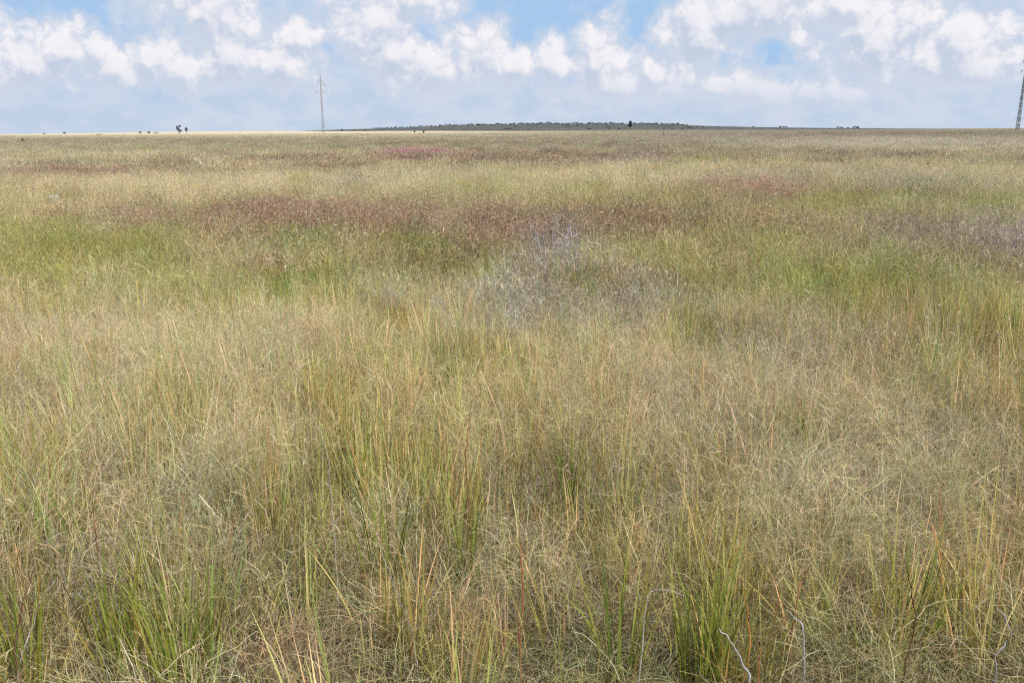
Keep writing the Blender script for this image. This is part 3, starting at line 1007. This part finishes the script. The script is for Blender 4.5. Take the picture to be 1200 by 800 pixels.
def scatter(name, fam, label):
    m = FAM_OF[S] == list(FAMILY).index(fam)
    x, y, t, h, l = X[m], Y[m], T[m], H[m], LOD[m]
    n = len(x)
    me = bpy.data.meshes.new(name)
    me.vertices.add(n)
    me.vertices.foreach_set('co', np.stack([x, y, np.zeros(n)], 1).astype(np.float32).ravel())

    def attr(nm, ty, key, val):
        a = me.attributes.new(nm, ty, 'POINT')
        a.data.foreach_set(key, np.ascontiguousarray(val).ravel())
    attr('tint', 'FLOAT_COLOR', 'color', np.concatenate([t, np.ones((n, 1))], 1).astype(np.float32))
    attr('rot', 'FLOAT_VECTOR', 'vector', np.stack([rng.normal(0, .07, n) + .02, rng.normal(0, .07, n) + .05, rng.uniform(0, 6.283, n)], 1).astype(np.float32))
    attr('scl', 'FLOAT_VECTOR', 'vector', np.stack([h ** .5, h ** .5, h], 1).astype(np.float32))
    attr('pick', 'INT', 'value', rng.integers(0, 1000, n).astype(np.int32))
    attr('lod', 'INT', 'value', l.astype(np.int32))
    o = bpy.data.objects.new(name, me)
    COL.objects.link(o)
    o['label'] = label; o['kind'] = 'stuff'; o['category'] = 'grass'
    ng = bpy.data.node_groups.new(name, 'GeometryNodeTree')
    ng.interface.new_socket('Geometry', in_out='INPUT', socket_type='NodeSocketGeometry')
    ng.interface.new_socket('Geometry', in_out='OUTPUT', socket_type='NodeSocketGeometry')
    N, L = ng.nodes.new, ng.links.new
    gi, go, jn = N('NodeGroupInput'), N('NodeGroupOutput'), N('GeometryNodeJoinGeometry')
    m2p = N('GeometryNodeMeshToPoints')
    L(gi.outputs[0], m2p.inputs['Mesh'])

    def named(nm, ty):
        a = N('GeometryNodeInputNamedAttribute'); a.data_type = ty; a.inputs['Name'].default_value = nm
        return a.outputs[0]
    rot, scl, pick, lod = named('rot', 'FLOAT_VECTOR'), named('scl', 'FLOAT_VECTOR'), named('pick', 'INT'), named('lod', 'INT')
    e2r = N('FunctionNodeEulerToRotation')
    L(rot, e2r.inputs[0])
    for k, c in enumerate(SETS[fam]):
        ci = N('GeometryNodeCollectionInfo')
        ci.inputs['Collection'].default_value = c
        ci.inputs['Separate Children'].default_value = True
        ci.inputs['Reset Children'].default_value = True
        cmp = N('FunctionNodeCompare'); cmp.data_type = 'INT'; cmp.operation = 'EQUAL'
        L(lod, cmp.inputs[2]); cmp.inputs[3].default_value = k
        ip = N('GeometryNodeInstanceOnPoints')
        L(m2p.outputs[0], ip.inputs['Points']); L(cmp.outputs[0], ip.inputs['Selection'])
        L(ci.outputs[0], ip.inputs['Instance']); ip.inputs['Pick Instance'].default_value = True
        L(pick, ip.inputs['Instance Index']); L(e2r.outputs[0], ip.inputs['Rotation']); L(scl, ip.inputs['Scale'])
        L(ip.outputs[0], jn.inputs[0])
    L(jn.outputs[0], go.inputs[0])
    md = o.modifiers.new('grow', 'NODES')
    md.node_group = ng
    return o


scatter('dry_grass', 'straw', 'tangled straw coloured dry grass covering the plain')
scatter('green_grass', 'green', 'yellow green grass blades growing all over the plain')
scatter('red_grass', 'red', 'rust red seeding grass growing in bands across the plain')
scatter('grey_undergrowth', 'grey', 'grey brown withered herbs and stalks among the grass')

# ------------------------------------------------------------------ sun and sky
SUN_EL, SUN_AZ = math.radians(56), math.radians(128)      # azimuth from +Y (ahead) clockwise: behind, to the right
sd = bpy.data.lights.new('sun', 'SUN')
sd.energy = 5.0
sd.angle = math.radians(.6)
sd.color = (1.0, .955, .89)
so = bpy.data.objects.new('sun', sd)
COL.objects.link(so)
S_dir = Vector((math.sin(SUN_AZ) * math.cos(SUN_EL), math.cos(SUN_AZ) * math.cos(SUN_EL), math.sin(SUN_EL)))
so.rotation_euler = S_dir.to_track_quat('Z', 'Y').to_euler()
so.location = (0, 0, 30)

w = bpy.data.worlds.new('World')
sc.world = w
w.use_nodes = True
nt = w.node_tree
nt.nodes.clear()
N, L = nt.nodes.new, nt.links.new


def mth(N, L, op, a, b=None, c=None, clamp=False):
    n = N('ShaderNodeMath'); n.operation = op; n.use_clamp = clamp
    for i, v in enumerate((a, b, c)):
        if v is None:
            continue
        if isinstance(v, (int, float)):
            n.inputs[i].default_value = v
        else:
            L(v, n.inputs[i])
    return n.outputs[0]


def azel(px, py):
    d = ray(px, py)
    return math.atan2(d[0], d[1]), math.asin(d[2])


# cumulus heads: centre x, y, half sizes in photo pixels (turned into azimuth and elevation)
CLOUDS = [(65, 58, 38, 27), (40, 74, 50, 22), (-8, 62, 38, 30), (186, 62, 33, 30), (130, 74, 30, 22), (210, 84, 46, 20),
          (243, 4, 62, 36), (296, 30, 24, 26), (285, 58, 60, 24), (345, 44, 34, 25), (340, 74, 58, 30),
          (432, 28, 40, 42), (490, 2, 54, 22), (465, 70, 46, 26), (548, 56, 46, 30), (510, 84, 60, 24), (610, 74, 36, 24), (648, 76, 36, 30),
          (702, 68, 38, 38), (718, 96, 60, 22), (768, 90, 30, 22), (796, 96, 26, 18),
          (884, 12, 70, 38), (940, 38, 22, 18), (820, 40, 52, 34), (1035, 44, 80, 42), (1125, 52, 76, 34), (1150, 74, 70, 22),
          (920, 106, 80, 17), (860, 100, 46, 14), (1000, 110, 40, 12), (1010, 6, 60, 16), (-60, 40, 60, 40), (1290, 60, 80, 40), (1380, 20, 90, 40), (-180, 60, 70, 40)]


def cloud_group():
    g = bpy.data.node_groups.new('cumulus_field', 'ShaderNodeTree')
    g.interface.new_socket('P', in_out='INPUT', socket_type='NodeSocketVector')
    g.interface.new_socket('D', in_out='OUTPUT', socket_type='NodeSocketFloat')
    g.interface.new_socket('H', in_out='OUTPUT', socket_type='NodeSocketFloat')
    N, L = g.nodes.new, g.links.new
    gi, go = N('NodeGroupInput'), N('NodeGroupOutput')
    p = gi.outputs[0]
    best = None
    for (cx, cy, rx, ry) in CLOUDS:
        a0, e0 = azel(cx, cy)
        a = N('ShaderNodeVectorMath'); a.operation = 'SUBTRACT'; L(p, a.inputs[0]); a.inputs[1].default_value = (a0, e0, 0)
        b = N('ShaderNodeVectorMath'); b.operation = 'MULTIPLY'; L(a.outputs[0], b.inputs[0]); b.inputs[1].default_value = (F / rx / 1.2, F / ry / 1.3, 0)
        c = N('ShaderNodeVectorMath'); c.operation = 'LENGTH'; L(b.outputs[0], c.inputs[0])
        if best is None:
            best = c.outputs['Value']
        else:
            best = mth(N, L, 'SMOOTH_MIN', best, c.outputs['Value'], .28)
    blob = mth(N, L, 'SUBTRACT', 1.0, best)
    # free fair-weather clouds higher up and to the sides, outside the stretch of sky in the photograph
    wn = N('ShaderNodeTexNoise'); wn.noise_dimensions = '2D'; wn.inputs['Scale'].default_value = 38; wn.inputs['Detail'].default_value = 4
    L(p, wn.inputs['Vector'])
    ws = N('ShaderNodeVectorMath'); ws.operation = 'MULTIPLY_ADD'; L(wn.outputs['Color'], ws.inputs[0])
    ws.inputs[1].default_value = (.024, .024, 0); L(p, ws.inputs[2])
    vo = N('ShaderNodeTexVoronoi'); vo.voronoi_dimensions = '2D'; vo.feature = 'SMOOTH_F1'; vo.inputs['Smoothness'].default_value = .35; vo.inputs['Scale'].default_value = 27; vo.inputs['Detail'].default_value = 3
    vo.inputs['Roughness'].default_value = .55; vo.inputs['Lacunarity'].default_value = 2.3
    L(ws.outputs[0], vo.inputs['Vector'])
    nz = N('ShaderNodeTexNoise'); nz.noise_dimensions = '2D'; nz.inputs['Scale'].default_value = 11; nz.inputs['Detail'].default_value = 7; nz.inputs['Roughness'].default_value = .50
    L(p, nz.inputs['Vector'])
    bil = mth(N, L, 'SUBTRACT', .42, vo.outputs['Distance'])
    fb = mth(N, L, 'SUBTRACT', nz.outputs['Fac'], .5)
    h = mth(N, L, 'ADD', mth(N, L, 'MULTIPLY', bil, .80), mth(N, L, 'MULTIPLY', fb, 1.1))
    D = mth(N, L, 'ADD', blob, h)
    L(D, go.inputs[0]); L(h, go.inputs[1])
    return g


CG = cloud_group()
tc = N('ShaderNodeTexCoord')
sx = N('ShaderNodeSeparateXYZ'); L(tc.outputs['Generated'], sx.inputs[0])
az = mth(N, L, 'ARCTAN2', sx.outputs[0], sx.outputs[1])
el = mth(N, L, 'ARCSINE', sx.outputs[2])
cv = N('ShaderNodeCombineXYZ'); L(az, cv.inputs[0]); L(el, cv.inputs[1])


def call(vec):
    n = N('ShaderNodeGroup'); n.node_tree = CG
    L(vec, n.inputs[0])
    return n


c0 = call(cv.outputs[0])
ofs = N('ShaderNodeVectorMath'); ofs.operation = 'ADD'; L(cv.outputs[0], ofs.inputs[0]); ofs.inputs[1].default_value = (.006, .0165, 0)
c1 = call(ofs.outputs[0])
D0, D1 = c0.outputs[0], c1.outputs[0]


def mr(v, a, b, c, d, smooth=True):
    n = N('ShaderNodeMapRange'); n.interpolation_type = 'SMOOTHSTEP' if smooth else 'LINEAR'
    L(v, n.inputs[0])
    for i, q in enumerate((a, b, c, d)):
        n.inputs[i + 1].default_value = q
    return n.outputs[0]


def mixc(fac, a, b):
    n = N('ShaderNodeMix'); n.data_type = 'RGBA'
    if isinstance(fac, (int, float)):
        n.inputs[0].default_value = fac
    else:
        L(fac, n.inputs[0])
    for s, v in ((6, a), (7, b)):
        if isinstance(v, tuple):
            n.inputs[s].default_value = (*v, 1)
        else:
            L(v, n.inputs[s])
    return n.outputs[2]


def lin(r, g, b):
    f = lambda c: (c / 255 / 12.92) if c / 255 <= .04045 else ((c / 255 + .055) / 1.055) ** 2.4
    return (f(r), f(g), f(b))


STR = .10
def bg(c):      # colours are divided by the Background strength
    return tuple(v / STR for v in c)


sky = N('ShaderNodeTexSky'); sky.sky_type = 'NISHITA'; sky.sun_disc = False
sky.sun_elevation = SUN_EL; sky.sun_rotation = SUN_AZ
sky.air_density = 1.0; sky.dust_density = .8; sky.ozone_density = 1.5
# low hazy air: pale lavender at the skyline, blue gaps above
low = mixc(mr(el, 0.0, .085, 0, 1), bg(lin(193, 209, 229)), bg(lin(166, 200, 236)))
clear = mixc(mr(el, .10, .5, 0.0, 1), low, sky.outputs[0])
# soft layered cloud veil
st = N('ShaderNodeVectorMath'); st.operation = 'MULTIPLY'; L(cv.outputs[0], st.inputs[0]); st.inputs[1].default_value = (1, 2.3, 1)
sn = N('ShaderNodeTexNoise'); sn.noise_dimensions = '2D'; sn.inputs['Scale'].default_value = 5.5; sn.inputs['Detail'].default_value = 7; sn.inputs['Roughness'].default_value = .55
L(st.outputs[0], sn.inputs['Vector'])
sn2 = N('ShaderNodeTexNoise'); sn2.noise_dimensions = '2D'; sn2.inputs['Scale'].default_value = 17; sn2.inputs['Detail'].default_value = 8; sn2.inputs['Roughness'].default_value = .6
L(st.outputs[0], sn2.inputs['Vector'])
veil_shade = mixc(mr(sn2.outputs['Fac'], .35, .65, 0, 1), bg(lin(193, 209, 229)), bg(lin(209, 218, 234)))
bias = mr(el, .02, .10, .17, -.02)
veil_f = mr(mth(N, L, 'ADD', sn.outputs['Fac'], bias), .44, .62, 0, .82)
c_veil = mixc(veil_f, clear, veil_shade)
# cumulus
body = mth(N, L, 'MULTIPLY', mr(D0, -.75, .05, 0, .92), mr(el, .0, .05, .35, 1))
c_veil = mixc(body, c_veil, bg(lin(207, 216, 232)))
alpha = mr(D0, -.26, .30, 0, .94)
fade = mr(el, .018, .075, .16, 1)          # heads stand out, their feet sink into the haze
alpha = mth(N, L, 'MULTIPLY', alpha, fade)
rel = mr(mth(N, L, 'SUBTRACT', D0, D1), -.50, .62, 0, 1)
core = mr(D0, .35, 1.3, 1, .7)
lit = mth(N, L, 'MULTIPLY', rel, core)
c_cl = mixc(lit, bg(lin(196, 207, 226)), bg(lin(248, 245, 248)))
c_all = mixc(alpha, c_veil, c_cl)
# high scattered clouds above the frame
hn = N('ShaderNodeTexNoise'); hn.inputs['Scale'].default_value = 3.4; hn.inputs['Detail'].default_value = 9; hn.inputs['Roughness'].default_value = .55
L(tc.outputs['Generated'], hn.inputs['Vector'])
hf = mth(N, L, 'MULTIPLY', mr(hn.outputs['Fac'], .50, .60, 0, .9), mr(el, .13, .30, 0, 1))
c_fin = mixc(hf, c_all, bg(lin(225, 229, 238)))
bgn = N('ShaderNodeBackground'); bgn.inputs['Strength'].default_value = STR
L(c_fin, bgn.inputs['Color'])
wo = N('ShaderNodeOutputWorld'); L(bgn.outputs[0], wo.inputs['Surface'])
w.cycles.sampling_method = 'NONE'

# ------------------------------------------------------------------ render settings
sc.view_settings.view_transform = 'Standard'
sc.view_settings.look = 'None'
sc.view_settings.exposure = 0
cy = sc.cycles
cy.max_bounces = 5; cy.diffuse_bounces = 3; cy.glossy_bounces = 1; cy.transmission_bounces = 3; cy.transparent_max_bounces = 4
cy.use_denoising = False
cy.use_adaptive_sampling = True
cy.adaptive_threshold = .035
cy.adaptive_min_samples = 20
cy.pixel_filter_type = 'BLACKMAN_HARRIS'
cy.filter_width = 1.3
